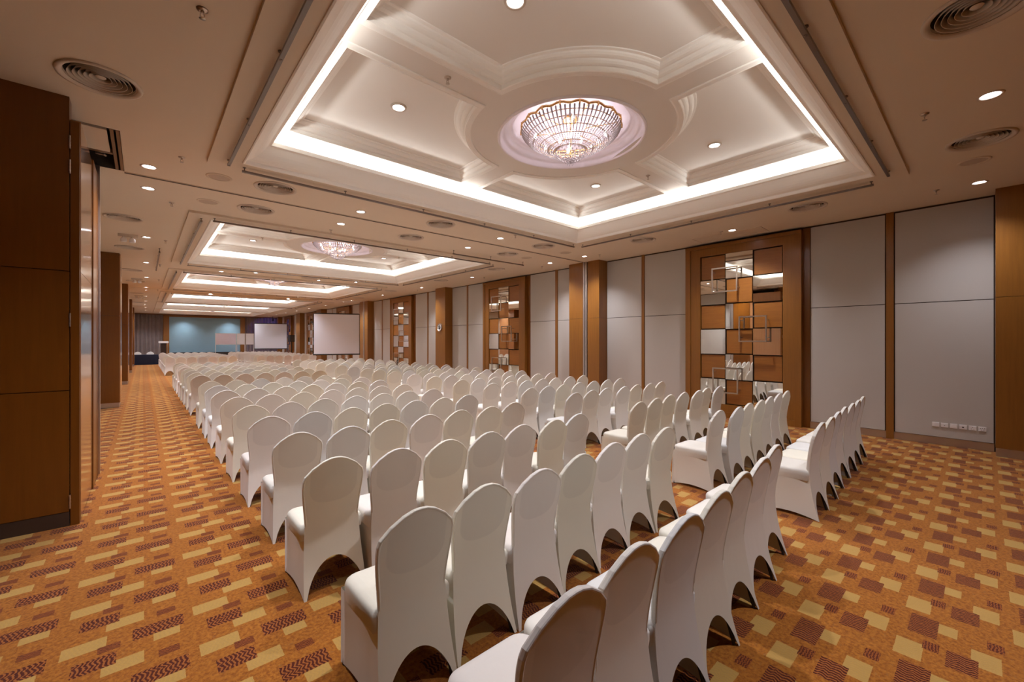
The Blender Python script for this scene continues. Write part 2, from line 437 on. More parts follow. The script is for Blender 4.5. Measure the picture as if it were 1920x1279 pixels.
# ------------------------------------------------------------------ walls and wall dressing
def wallbox(name, mat, *b, kind='structure'):
    mb = MB(); mb.box(*b); return tag(mb.build(name, mat), kind=kind)
wallbox('wall_right', DARKGAP, XR+0.03, XR+0.3, YBACK, YEND+0.3, 0, H+0.02)
wallbox('wall_back', WOOD, -3.2, 10.35, YBACK-0.2, YBACK, 0, H+0.02)
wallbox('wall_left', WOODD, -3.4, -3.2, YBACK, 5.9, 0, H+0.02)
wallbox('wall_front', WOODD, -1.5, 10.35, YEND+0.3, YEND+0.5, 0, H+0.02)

def fabric_panel(y0, y1, x=XR, side='right', trim=None):
    g = 0.006; s_ = 1 if side == 'right' else -1
    mb = MB()
    a, b = (x, x+0.03) if s_ > 0 else (x-0.03, x)
    mb.box(a, b, y0+g, y1-g, 0.135, 2.405)
    mb.box(a, b, y0+g, y1-g, 2.418, H-0.035)
    tag(mb.build('wall_%s_fabric' % side, FABRIC), kind='structure')
def wood_strip(y0, y1, x=XR-0.012):
    mb = MB(); mb.box(x, XR+0.03, y0, y1, 0.12, H-0.005); mb.box(x+0.001, XR+0.03, y0, y1, 0, 0.12)
    tag(mb.build('wall_right_strip', WOOD), kind='structure')
def pilaster(y0, y1, x=XP, seams=True):
    mb = MB(); top = H
    for a, b in ((0.13, 2.41), (2.416, top)): mb.box(x, XR+0.03, y0, y1, a, b)
    mb.box(x+0.006, XR+0.03, y0+0.006, y1-0.006, 0.0, 0.13, 1)
    mb.box(x+0.01, XR+0.03, y0+0.01, y1-0.01, 2.40, 2.42, 2)
    tag(mb.build('wall_right_pilaster', [WOOD, STEEL, DARKGAP]), kind='structure')
def jamb(y0, y1, x):
    mb = MB(); m = (y0+y1)/2
    mb.box(x-0.035, x+0.02, y0, m-0.012, 0, H-0.002); mb.box(x-0.035, x+0.02, m+0.012, y1, 0, H-0.002); mb.box(x-0.01, x+0.02, m-0.012, m+0.012, 0, H-0.002, 1)
    tag(mb.build('trim_1', [STEEL, BLACK]), kind='structure')
# y spans of everything along the right wall
pilaster(-1.1, -0.10)
fabric_panel(-2.2, -1.1); fabric_panel(YBACK, -2.2)
fabric_panel(-0.09, 1.075); wood_strip(1.085, 1.19); fabric_panel(1.20, 2.33)
def dark_recess(y0, y1): wallbox('wall_right_recess', WOODD, XR+0.005, XR+0.03, y0, y1, 0, H-0.03)
bays = [(4.86, 6.04, 6.12, 7.24, None), ]
dark_recess(2.335, 2.46)
fabric_panel(4.865, 6.035); wood_strip(6.04, 6.12); fabric_panel(6.125, 7.245)
pilaster(7.25, 7.66); jamb(7.68, 7.82, XP+0.02); pilaster(7.84, 8.36)
fabric_panel(8.37, 9.155); wood_strip(9.16, 9.26); fabric_panel(9.265, 10.43); dark_recess(10.43, 10.60)
fabric_panel(12.99, 14.12); wood_strip(14.125, 14.22); fabric_panel(14.225, 15.3); pilaster(15.31, 16.09)
fabric_panel(16.1, 17.32); wood_strip(17.325, 17.43); fabric_panel(17.435, 18.55); dark_recess(18.55, 18.8)
fabric_panel(21.2, 22.33); wood_strip(22.335, 22.43); fabric_panel(22.435, 23.54)
pilaster(23.55, 24.0); jamb(24.02, 24.16, XP+0.02); pilaster(24.18, 24.7)
fabric_panel(24.71, 25.6); wood_strip(25.6, 25.7); fabric_panel(25.7, 26.8); dark_recess(26.8, 27.1)
fabric_panel(29.5, 30.6); wood_strip(30.6, 30.7); fabric_panel(30.7, 31.8); pilaster(31.9, 33.0)
fabric_panel(33.0, 33.9); dark_recess(33.9, 34.1)
fabric_panel(36.5, 37.4); pilaster(37.4, 38.5); fabric_panel(38.5, 40.5); dark_recess(40.5, 41.2)
fabric_panel(43.6, 44.8); pilaster(44.8, 45.4); fabric_panel(45.4, 46.4)
# steel baseboard
segs = [(YBACK, -1.1), (-0.09, 2.335), (4.865, 7.25), (8.36, 10.43), (12.99, 15.31), (16.09, 18.55), (21.2, 23.55), (24.7, 26.8), (29.5, 31.9), (33.0, 33.9), (36.5, 37.4), (38.5, 40.5), (43.6, 44.8)]
mb = MB()
for a, b in segs: mb.box(XR+0.008, XR+0.03, a, b, 0.0, 0.128)
tag(mb.build('baseboard_right', STEEL), kind='structure')

# ------------------------------------------------------------------ mirror checker panels
def feature_panel(y0):
    """y0 = near edge; local y grows away from the camera"""
    r = empty('mirror_wall_panel', (0, y0, 0))
    W = 2.40; XF = 9.95; g0, g1 = 0.33, 2.05; zt, zb = 3.745, 0.30
    mb = MB()
    mb.box(XF, XR+0.03, 0.0, 0.12, 0, 4.0); mb.box(XF+0.02, XR+0.03, 0.125, g0, 0.0, 4.0)
    mb.box(XF+0.02, XR+0.03, g1, W-0.125, 0.0, 4.0); mb.box(XF, XR+0.03, W-0.12, W, 0, 4.0)
    mb.box(XF+0.02, XR+0.03, g0, g1, zt, 4.0); mb.box(XF+0.02, XR+0.03, g0, g1, 0.0, zb)
    mb.box(XF-0.005, XR+0.03, 0.0, W, 3.93, 4.0); mb.box(XF-0.002, XF+0.02, 0.12, W-0.12, 0.0, 0.13)
    mb.build('panel_frame', WOOD, r)
    mb = MB(); mb.box(XR+0.0, XR+0.03, g0, g1, zb, zt); mb.build('backing_board', DARKGAP, r)
    cw = (g1-g0)/3; ch = (zt-zb)/6
    for c in range(3):          # c 0 = near column
        for k in range(6):      # k 0 = top row
            a, b = g0+c*cw, g0+(c+1)*cw; t, bt = zt-k*ch, zt-(k+1)*ch
            mirror = (k % 2 == 0) if c == 1 else (k % 2 == 1)
            mb = MB()
            if mirror:
                mb.box(XF+0.035, XR, a+0.004, b-0.004, bt+0.004, t-0.004); mb.build('mirror_tile', MIRROR, r)
            else:
                mb.box(XF+0.055, XR, a+0.022, b-0.022, bt+0.022, t-0.022); mb.build('wood_tile', WOODH, r)
    for (a, b, z0, z1) in ((1.17, 1.73, 2.86, 3.42), (0.59, 1.145, 1.73, 2.295), (1.155, 1.71, 0.57, 1.14)):
        x = 9.85; t = 0.014
        mb = MB()
        mb.box(x-t, x+t, a, b, z0, z0+2*t); mb.box(x-t, x+t, a, b, z1-2*t, z1)
        mb.box(x-t, x+t, a, a+2*t, z0+2*t, z1-2*t); mb.box(x-t, x+t, b-2*t, b, z0+2*t, z1-2*t)
        for yy in (a+t, b-t):
            for zz in (z0+0.09, z1-0.09): mb.tube((x+t, yy, zz), (XF+0.06, yy, zz), 0.007, 6)
        mb.build('square_tube_frame', BRONZE, r)
    return r
FP = [2.46, 10.60, 18.80, 27.1, 34.1, 41.2]
proto = feature_panel(FP[0])
flab = ['nearest checkered panel of wood and mirror squares with three metal tube frames, beside the socket plates',
        'checkered wood and mirror panel between the metal partition jamb and the pilaster with the clock',
        'checkered wood and mirror panel just beyond the pilaster with the round clock',
        'checkered wood and mirror panel mostly hidden behind the nearer tripod screen',
        'checkered wood and mirror panel seen at the left edge of the nearer tripod screen',
        'farthest checkered wood and mirror panel, behind the black loudspeaker']
for i, y in enumerate(FP):
    o = proto if i == 0 else copy_tree(proto)
    o.location = (0, y, 0); tag(o, flab[i], 'wall panel', 'checkered mirror panels along the right wall')

# clock on the pilaster
c = empty('wall_clock', (XP, 15.72, 2.342), 0, 'round silver rimmed wall clock with dark dial on a wooden pilaster', 'clock')
def disc_x(mb, x0, x1, r0, r1, n=32, mi=0):   # rings standing on the wall, axis along -x
    mb.loft([[(x0, r0*math.cos(2*PI*i/n), r0*math.sin(2*PI*i/n)) for i in range(n)], [(x1, r1*math.cos(2*PI*i/n), r1*math.sin(2*PI*i/n)) for i in range(n)]], True, smooth=True, mi=mi)
mb = MB(); disc_x(mb, 0, -0.045, 0.17, 0.17); disc_x(mb, -0.045, -0.05, 0.17, 0.155); disc_x(mb, -0.05, -0.03, 0.155, 0.14); mb.build('rim', STEEL, c)
mb = MB(); disc_x(mb, -0.03, -0.03, 0.14, 0.09); mb.build('dial_ring', WHITEP, c)
mb = MB(); disc_x(mb, -0.0305, -0.034, 0.09, 0.001); mb.build('dial', BLACK, c)
mb = MB(); mb.box(-0.04, -0.036, -0.004, 0.004, 0.0, 0.10); mb.box(-0.04, -0.036, 0.0, 0.065, -0.004, 0.004); mb.build('hand', WHITEP, c)

# socket plates
names = ['blank white socket plate, farthest left of the row of six', 'white plate with one small centre dot, second of six from the wood strip', 'white plate with plain face, third of six from the wood strip',
         'white plate with a dark round jack, fourth of six from the wood strip', 'white three pin socket plate, fifth of six from the wood strip', 'white multi pin socket plate closest to the wooden pilaster']
for i in range(6):
    y = 0.559 - 0.105*i
    p = empty('socket_plate', (XR, y, 0.34), 0, names[i], 'socket', 'white socket plates low on the fabric wall')
    mb = MB(); mb.box(-0.012, 0.0, -0.043, 0.043, -0.036, 0.036); mb.box(-0.015, -0.012, -0.037, 0.037, -0.030, 0.030); mb.build('plate', WHITEP, p)
    mb = MB()
    if i == 0: mb.box(-0.017, -0.015, -0.012, 0.012, -0.007, 0.007)
    elif i == 1: mb.box(-0.0165, -0.015, -0.006, 0.006, -0.004, 0.004)
    elif i == 2: mb.box(-0.0165, -0.015, -0.02, 0.02, -0.002, 0.002)
    elif i == 3: mb.box(-0.0165, -0.015, -0.011, 0.011, -0.011, 0.008)
    elif i == 4:
        mb.box(-0.0165, -0.015, -0.004, 0.004, 0.006, 0.016); mb.box(-0.0165, -0.015, -0.018, -0.010, -0.014, -0.008); mb.box(-0.0165, -0.015, 0.010, 0.018, -0.014, -0.008)
    else:
        for a, b in ((-0.022, 0.014), (0.0, 0.014), (0.020, 0.010), (-0.016, -0.010), (0.012, -0.014)): mb.box(-0.0165, -0.015, a-0.004, a+0.004, b-0.004, b+0.004)
    mb.build('socket_face', WHITEP if i in (0, 2) else BLACK, p)

# ------------------------------------------------------------------ left side piers
# first pier: partition store with hinged doors
mb = MB()
for a, b in ((0.139, 1.279), (1.286, 2.407), (2.414, H)): mb.box(-3.2, -0.522, 5.735, 5.90, a, b)
mb.box(-3.2, -0.522, 5.75, 5.90, 1.27, 1.29, 1); mb.box(-3.2, -0.522, 5.75, 5.90, 2.40, 2.42, 1)
mb.box(-3.2, -0.522, 5.738, 5.90, 0.0, 0.135, 1)
mb.box(-3.2, -1.0, 5.90, 6.2, 0, H)
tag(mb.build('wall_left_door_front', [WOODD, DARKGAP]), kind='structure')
r = empty('partition_store', (0, 0, 0), 0, 'wooden movable partition store with dark front frame and glossy lacquered side', 'cabinet')
mb = MB(); mb.box(-0.515, -0.455, 5.742, 5.80, 0.0, 3.84); mb.build('front_frame', WOODD, r)
mb = MB(); mb.box(-1.0, -0.450, 5.80, 7.0, 0.03, 2.41); mb.box(-1.0, -0.450, 5.80, 7.0, 2.414, 3.87); mb.build('side_panel', GLOSS, r)
mb = MB(); mb.box(-0.6, -0.440, 7.002, 7.70, 0.0, 3.90); mb.box(-0.448, -0.436, 7.5, 7.56, 0.0, 3.9); mb.build('end_stile', WOODD, r)  # shade on the stile is put into its colour by the darker veneer
mb = MB(); mb.box(-0.6, -0.425, 7.705, 7.80, 0.0, H-0.003); mb.box(-0.6, -0.435, 7.82, 7.86, 0.0, H-0.003); mb.build('seal_channel', STEEL, r)
for z0, z1 in ((3.569, 3.693), (3.334, 3.465), (1.886, 2.013), (0.166, 0.297)):
    mb = MB(); mb.tube((-0.518, 5.728, z0), (-0.518, 5.728, z1), 0.007, 8)
    for q in range(3): mb.tube((-0.518, 5.728, z0+0.03*q+0.03), (-0.518, 5.728, z0+0.03*q+0.034), 0.0085, 8)
    mb.box(-0.522, -0.513, 5.73, 5.742, z0, z1); mb.build('hinge', STEEL, r)
# things inside the ceiling opening
mb = MB(); mb.box(-1.2, -0.30, 6.36, 7.08, H-0.004, H+0.02); tag(mb.build('ceiling_flap', CEIL), kind='structure')
mb = MB()
mb.box(-0.275, -0.245, 6.31, 7.74, H+0.0, H+0.05); mb.box(-0.225, -0.195, 6.31, 7.74, H-0.002, H+0.05); mb.box(-1.2, -0.28, 7.10, 7.16, H, H+0.05)
mb.box(-1.2, -0.28, 7.17, 7.20, H+0.03, H+0.06)
t_ = tag(mb.build('partition_track', wood('track_wood', (0.13, 0.07, 0.035), (0.22, 0.12, 0.06))), 'brown partition track rails inside the open ceiling pocket by the first pier', 'track')
mb = MB()
for x in (-0.85, -0.66, -0.42): mb.tube((x, 7.35, H+0.1), (x+0.06, 7.5, H+0.08), 0.014, 8); mb.box(x-0.03, x+0.05, 7.42, 7.45, H+0.06, H+0.5)
mb.box(-1.2, -0.3, 7.45, 7.5, H+0.12, H+0.15)
tag(mb.build('hanger_bracket', STEEL), 'grey metal hanger brackets in the dark ceiling pocket above the partition store', 'bracket')
# partition slots in the ceiling
def slot(y, x0, x1):
    mb = MB(); mb.box(x0, x1, y-0.03, y+0.03, H-0.006, H+0.01); mb.box(x0, x1, y-0.042, y-0.032, H-0.009, H+0.004, 1)
    tag(mb.build('ceiling_partition_slot', [DARKGAP, CEIL]), kind='structure')
slot(7.80, -0.19, XP); slot(24.15, -0.4, XP)
def pier(y0, y1, front=True, glossy=True):
    mb = MB()
    for a, b in ((0.13, 2.41), (2.416, H)): mb.box(-0.95, -0.462, y0, y1, a, b)
    mb.box(-0.95, -0.468, y0+0.005, y1, 0, 0.13, 2); mb.box(-0.95, -0.47, y0+0.01, y1, 2.4, 2.42, 3)
    for a, b in ((0.13, 2.41), (2.416, H-0.02)): mb.box(-0.462, -0.446, y0+0.02, y1-0.02, a, b, 1)
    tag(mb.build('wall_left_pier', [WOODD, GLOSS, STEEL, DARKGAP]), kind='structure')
pier(15.1, 16.2); pier(22.9, 24.6); pier(31.2, 32.5); pier(38.8, 40.0)
def left_fabric(y0, y1):
    mb = MB(); mb.box(-0.93, -0.90, y0, y1, 0.13, 2.405); mb.box(-0.93, -0.90, y0, y1, 2.418, H-0.03)
    tag(mb.build('wall_left_fabric', FABRIC), kind='structure')
wallbox('wall_left_backing', DARKGAP, -1.2, -0.93, 7.9, YEND+0.3, 0, H+0.02)
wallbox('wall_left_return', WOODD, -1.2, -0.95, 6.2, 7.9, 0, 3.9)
for a, b in ((7.9, 9.4), (9.5, 11.0), (11.1, 12.6), (12.7, 15.08), (16.22, 17.7), (17.8, 19.3), (19.4, 20.9), (21.0, 22.88), (24.62, 26.8), (26.9, 29.0), (29.1, 31.18), (32.52, 35.4), (35.5, 38.78), (40.02, 43.0), (43.1, 46.3)): left_fabric(a, b)
mb = MB(); mb.box(-0.93, -0.895, 7.9, 15.09, 0.0, 0.128); mb.box(-0.93, -0.895, 16.21, 22.89, 0, 0.128); mb.box(-0.93, -0.895, 24.61, 31.19, 0, 0.128); mb.box(-0.93, -0.895, 32.51, 38.79, 0, 0.128); mb.box(-0.93, -0.895, 40.01, 46.3, 0, 0.128)
tag(mb.build('baseboard_left', STEEL), kind='structure')

# ------------------------------------------------------------------ end wall: curtains, blue panel, stage
def curtain(name, x0, x1, label):
    n = int((x1-x0)/0.045); top = []; bot = []
    for i in range(n+1):
        x = x0+(x1-x0)*i/n; ph = x*2*PI/0.26
        y = YEND-0.02+0.06*math.sin(ph)+0.02*math.sin(ph*2.3+1); y2 = YEND-0.02+0.075*math.sin(ph+0.25)+0.02*math.sin(ph*2.1)
        top.append((x, y, 4.0)); bot.append((x+0.02*math.sin(x*7), y2, 0.02))
    mb = MB()
    rows = [[tuple(t[k]+(b[k]-t[k])*j/5 for k in range(3)) for t, b in zip(top, bot)] for j in range(6)]
    mb.loft(rows, False, smooth=True)
    back = [[(p[0], p[1]+0.012, p[2]) for p in rr] for rr in rows]; mb.loft(back, False, smooth=True)
    mb.loft([rows[0], back[0]], False); mb.loft([rows[-1], back[-1]], False)
    return tag(mb.build(name, CURT), label, 'curtain', 'grey pleated curtains on the end wall')
curtain('curtain', -0.88, 1.28, 'grey pleated curtain behind the navy table, beside the lectern')
curtain('curtain', 7.30, 10.0, 'grey pleated curtain behind the far tripod screen')
for b4 in ((1.30, 1.695, 0, 3.95), (6.885, 7.26, 0, 3.95), (1.70, 6.88, 3.842, 3.98)): wallbox('wall_front_frame', WOOD, b4[0], b4[1], YEND-0.14, YEND+0.28, b4[2], b4[3])
mb = MB(); mb.box(-0.95, 10.3, YEND-0.18, YEND+0.28, 3.99, 4.058)
tag(mb.build('wall_front_valance', WOODD), kind='structure')
b_ = empty('stage_backdrop_panel', (4.29, YEND, 0), 0, 'large pale blue backdrop panel in a wooden frame on the end wall', 'backdrop')
mb = MB(); mb.box(-2.59, 2.59, -0.06, 0.0, 0.75, 3.84); mb.build('cloth_face', BLUE, b_)
mb = MB(); mb.box(-2.59, 2.59, -0.05, 0.0, 0.40, 0.75); mb.build('lower_board', DARKGAP, b_)
st = empty('stage_platform', (4.3, 45.6, 0), 0, 'low dark stage platform in front of the blue panel', 'stage')
mb = MB(); mb.box(-2.7, 2.7, -1.1, 0.85, 0.0, 0.38); mb.build('skirt', BLACK, st)
mb = MB(); mb.box(-2.72, 2.72, -1.12, 0.85, 0.38, 0.41); mb.build('deck', plain('stage_carpet', (0.06, 0.09, 0.12), 0.9), st)

# navy table, lectern
t = empty('draped_table', (0.25, 41.2, 0), 0, 'long table under a floor length navy cloth with two white chairs behind it', 'table')
mb = MB(); mb.box(-0.72, 0.72, -0.36, 0.36, 0.70, 0.735); mb.build('tabletop', BLACK, t)
mb = MB()
lp = rect_loop(-0.73, 0.73, -0.37, 0.37)
def dens(loop, n):
    o = []
    for i in range(len(loop)):
        a, b = loop[i], loop[(i+1) % len(loop)]
        for k in range(n): o.append((a[0]+(b[0]-a[0])*k/n, a[1]+(b[1]-a[1])*k/n))
    return o
ld = dens(lp, 24)
rows = [[(x, y, 0.74) for x, y in ld], [(x*1.004, y*1.01, 0.725) for x, y in ld], [(x*(1.01+0.008*math.sin(i*1.4)), y*(1.02+0.02*math.sin(i*1.4)), 0.3) for i, (x, y) in enumerate(ld)], [(x*(1.015+0.012*math.sin(i*1.4)), y*(1.03+0.035*math.sin(i*1.4)), 0.005) for i, (x, y) in enumerate(ld)]]
mb.loft(rows, True, True, False); mb.build('tablecloth', NAVY, t)
l = empty('lectern', (1.22, 43.0, 0), 0, 'dark lectern with a white slanted top beside the blue panel', 'lectern')
mb = MB(); mb.box(-0.16, 0.16, -0.15, 0.15, 0.05, 1.58); mb.box(-0.24, 0.24, -0.2, 0.2, 0.0, 0.05); mb.build('body', plain('lectern_dark', (0.03, 0.012, 0.008), 0.4), l)
mb = MB(); mb.add([(-0.3,-0.22,1.58),(0.3,-0.22,1.58),(0.3,0.22,1.58),(-0.3,0.22,1.58),(-0.3,-0.22,1.74),(0.3,-0.22,1.74),(0.3,0.22,1.66),(-0.3,0.22,1.66)], [(0,3,2,1),(4,5,6,7),(0,1,5,4),(1,2,6,5),(2,3,7,6),(3,0,4,7)]); mb.build('reading_top', WHITEP, l)
for s_ in (-1, 1):
    mb = MB(); mb.tube((s_*0.2, -0.12, 0.05), (s_*0.24, -0.16, 1.58), 0.014, 8); mb.build('side_post', STEEL, l)

# display boards
def board(x0, x1, label, mat):
    xc = (x0+x1)/2; b = empty('display_board', (xc, 40.0, 0), 0, label, 'board', 'white display boards near the stage'); hw = (x1-x0)/2
    mb = MB(); mb.box(-hw+0.03, hw-0.03, -0.01, 0.01, 1.49, 2.33); mb.build('board_face', mat, b)
    mb = MB(); mb.box(-hw+0.03, hw-0.03, -0.014, 0.014, 2.33, 2.36); mb.build('top_rail', WHITEP, b)
    mb = MB(); mb.box(-hw+0.03, hw-0.03, -0.03, 0.014, 1.46, 1.49); mb.build('bottom_rail', WHITEP, b)
    for s_ in (-1, 1):
        mb = MB(); mb.box(s_*(hw-0.015)-0.015, s_*(hw-0.015)+0.015, -0.015, 0.015, 0.03, 2.36); mb.box(s_*(hw-0.015)-0.02, s_*(hw-0.015)+0.02, -0.3, 0.3, 0.0, 0.03); mb.build('leg', WHITEP, b)
BW = plain('board_white', (0.90, 0.90, 0.96), 0.4); BP = plain('board_pinkish', (0.80, 0.73, 0.86), 0.5)
board(4.26, 5.63, 'wide pinkish white display board, hung over the blue panel in view', BP)
board(5.67, 6.24, 'narrow white display board next to the wide pinkish one', BW)
board(6.29, 6.87, 'narrow white display board nearest the far tripod screen', BW)

# tripod projection screens
def screen(x, y, rz, wdt, z0, z1, label):
    s = empty('tripod_screen', (x, y, 0), rz, label, 'projection screen', 'white tripod projection screens'); hw = wdt/2
    mb = MB(); mb.box(-hw, hw, -0.004, 0.004, z0+0.04, z1-0.03); mb.build('screen_cloth', SCREEN, s)
    mb = MB(); mb.box(-hw-0.035, -hw, -0.005, 0.005, z0, z1); mb.box(hw, hw+0.035, -0.005, 0.005, z0, z1); mb.box(-hw, hw, -0.005, 0.005, z1-0.03, z1+0.03); mb.build('border', BLACK, s)
    mb = MB(); mb.tube((-hw-0.05, 0.0, z0+0.01), (hw+0.05, 0.0, z0+0.01), 0.038, 12); mb.build('roller_case', BLACK, s)
    mb = MB(); mb.tube((0, 0.06, 0.35), (0, 0.06, z1+0.05), 0.016, 8); mb.tube((0, 0.06, z1+0.03), (0, 0.0, z1+0.03), 0.01, 6); mb.tube((0, 0.06, z0), (0, 0.0, z0), 0.02, 6); mb.build('post', BLACK, s)
    for a in (PI/2, PI/2+2*PI/3, PI/2-2*PI/3):
        mb = MB(); mb.tube((0, 0.06, 0.62), (0.5*math.cos(a), 0.06+0.5*math.sin(a), 0.012), 0.012, 8); mb.tube((0, 0.06, 0.36), (0.27*math.cos(a), 0.06+0.27*math.sin(a), 0.29), 0.008, 6); mb.build('leg', BLACK, s)
def at_y(u, Y):
    l_ = (u-960)/783.9; dx = math.sin(TH)+l_*math.cos(TH); dy = math.cos(TH)-l_*math.sin(TH); return dx*Y/dy
screen(at_y(632, 24.0), 24.0, math.radians(-20), 2.33, 0.99, 3.27, 'white tripod projection screen, the nearer one standing between the two banks of chairs')
screen(at_y(508, 40.6), 40.6, math.radians(-15), 2.40, 1.07, 3.24, 'white tripod projection screen, the far one beside the display boards')
s = empty('loudspeaker', (9.35, 38.6, 0), 0.3, 'black loudspeaker on a pole stand by the far mirror panel', 'loudspeaker')
mb = MB(); mb.box(-0.19, 0.19, -0.17, 0.17, 1.68, 2.26); mb.build('cabinet_box', BLACK, s)
mb = MB(); mb.box(-0.17, 0.17, -0.18, -0.17, 1.71, 2.23); mb.build('grille', DUCT, s)
mb = MB(); mb.tube((0, 0, 0.3), (0, 0, 1.7), 0.035, 10); mb.build('pole', BLACK, s)
for a in (0.4, 2.5, 4.6):
    mb = MB(); mb.tube((0, 0, 0.8), (0.45*math.cos(a), 0.45*math.sin(a), 0.015), 0.015, 8); mb.build('leg', BLACK, s)
bl = empty('stage_light', (9.2, 44.6, H), 0, 'small blue lit stage lamp hanging by the right curtain', 'lamp')
mb = MB(); mb.tube((0, 0, 0), (0, 0, -0.2), 0.02, 8); mb.build('stem', BLACK, bl)
mb = MB(); mb.lathe(0, 0, [(0.07, -0.2), (0.08, -0.42), (0.06, -0.44)], 16, True, False); mb.build('can', BLACK, bl)
mb = MB(); mb.lathe(0, 0, [(0.06, -0.43), (0.001, -0.435)], 16); mb.build('lens', emit('blue_lens', (0.15, 0.2, 1.0), 12), bl)
pl = bpy.data.lights.new('blue_stage_light', 'SPOT'); pl.energy = 60; pl.color = (0.1, 0.12, 1.0); pl.spot_size = 1.6; pl.shadow_soft_size = 0.05
po = bpy.data.objects.new('blue_stage_light', pl); COL.objects.link(po); po.location = (9.2, 44.6, H-0.46); po.rotation_euler = (math.radians(60), 0, 0)

# ------------------------------------------------------------------ ceiling fittings
def row_word(y):
    for i, (c_, h_) in enumerate(COFFERS):
        if y < c_-h_: return 'before the %s coffer' % ORD[i+1]
        if y <= c_+h_: return 'at the %s coffer' % ORD[i+1]
    return 'past the last coffer'
def side_word(x): return 'on the pier side' if x < 0.9 else ('on the mirror side' if x > 8.1 else 'mid-ceiling')
def place(protoo, items, make_label, cat, group, z=H):
    cnt = {}
    its = sorted(items, key=lambda p: (p[1], p[0])); labels = []
    for p in its: labels.append(make_label(p))
    tot = {}
    for l_ in labels: tot[l_] = tot.get(l_, 0)+1
    for i, (p, l_) in enumerate(zip(its, labels)):
        o = protoo if i == 0 else copy_tree(protoo)
        o.location = (p[0], p[1], z if len(p) < 3 else p[2])
        if tot[l_] > 1:
            k = cnt.get(l_, 0)+1; cnt[l_] = k
            l2 = l_ + (', %s of %s from camera' % (ORD[k], NUM[tot[l_]]) if k > 1 else ', nearest of the %s' % NUM[tot[l_]])
        else: l2 = l_
        tag(o, l2, cat, group)
# downlights
d = empty('downlight')
mb = MB(); mb.lathe(0, 0, [(RD-0.004, 0.0), (RD-0.002, -0.006), (0.092, -0.006), (0.094, 0.0)], 28); mb.build('trim_ring', VENT, d)
mb = MB(); mb.lathe(0, 0, [(RD-0.001, -0.003), (0.064, 0.014), (0.058, 0.04)], 28); mb.build('reflector', STEEL, d)
mb = MB(); mb.lathe(0, 0, [(0.064, 0.010), (0.05, 0.004), (0.001, 0.001)], 28); mb.build('lens', LENS, d)
place(d, DOWN, lambda p: 'recessed downlight %s, %s' % (side_word(p[0]), row_word(p[1])), 'downlight', 'recessed downlights in the flat ceiling')
d2 = copy_tree(d)
mb = MB(); mb.lathe(0, 0, [(0.094, 0.0), (0.094, 0.0125)], 28); mb.build('collar', VENT, d2)
inner = [(CX+sx*1.925, cyy+sy*hy*0.40, ZP-0.0125) for cyy, hy in COFFERS for sx in (-1, 1) for sy in (-1, 1)]
def lab_in(p):
    i = min(range(6), key=lambda q: abs(COFFERS[q][0]-p[1]))
    return 'downlight inside the %s coffer, %s corner panel %s' % (ORD[i+1], 'near' if p[1] < COFFERS[i][0] else 'far', 'on the pier side' if p[0] < CX else 'on the mirror side')
place(d2, inner, lab_in, 'downlight', 'downlights inside the coffers')
def spot(x, y, z, watts):
    l_ = bpy.data.lights.new('downlight_beam', 'SPOT'); l_.energy = watts; l_.color = DOWN_C
    l_.spot_size = math.radians(116); l_.spot_blend = 1.0; l_.shadow_soft_size = 0.05
    o = bpy.data.objects.new('downlight_beam', l_); COL.objects.link(o); o.location = (x, y, z)
for x, y in DOWN: spot(x, y, H-0.012, DOWN_W*(0.55 if y < 1 and x > 5 else 1.0))
for x, y, z in inner: spot(x, y, z-0.012, DOWN_W*1.1)
# diffusers
v = empty('air_diffuser')
mb = MB(); mb.lathe(0, 0, [(0.285, -0.001), (0.282, -0.014), (0.262, -0.018), (0.238, -0.004), (0.232, 0.02)], 40); mb.build('flange', VENT, v)
mb = MB(); mb.lathe(0, 0, [(0.236, 0.0), (0.236, 0.10), (0.001, 0.10)], 40); mb.build('throat', DUCT, v)
for rr, zz in ((0.208, 0.0), (0.174, 0.004), (0.140, 0.008), (0.106, 0.012), (0.072, 0.016)):
    mb = MB(); mb.lathe(0, 0, [(rr, zz-0.006), (rr+0.003, zz-0.008), (rr-0.022, zz+0.045), (rr-0.027, zz+0.044), (rr, zz-0.006)], 40); mb.build('ring_vane', VENT, v)
mb = MB(); mb.lathe(0, 0, [(0.036, 0.022), (0.032, 0.018), (0.001, 0.014)], 32); mb.lathe(0, 0, [(0.036, 0.022), (0.02, 0.05), (0.001, 0.05)], 32); mb.build('centre_cone', VENT, v)
place(v, DIFF, lambda p: 'round air diffuser %s, %s' % (side_word(p[0]), row_word(p[1])), 'air diffuser', 'round air diffusers')
# flush speakers
v = empty('ceiling_speaker')
mb = MB(); mb.lathe(0, 0, [(0.155, -0.001), (0.152, -0.009), (0.128, -0.010), (0.125, -0.004)], 32); mb.build('rim', CEIL, v)
mb = MB(); mb.lathe(0, 0, [(0.125, -0.004), (0.06, -0.007), (0.001, -0.008)], 32); mb.build('grille', plain('grille_paint', (0.50, 0.40, 0.31), 0.8), v)
place(v, SPEAK, lambda p: 'flush ceiling speaker %s, %s' % (side_word(p[0]), row_word(p[1])), 'ceiling speaker', 'flush ceiling speakers')
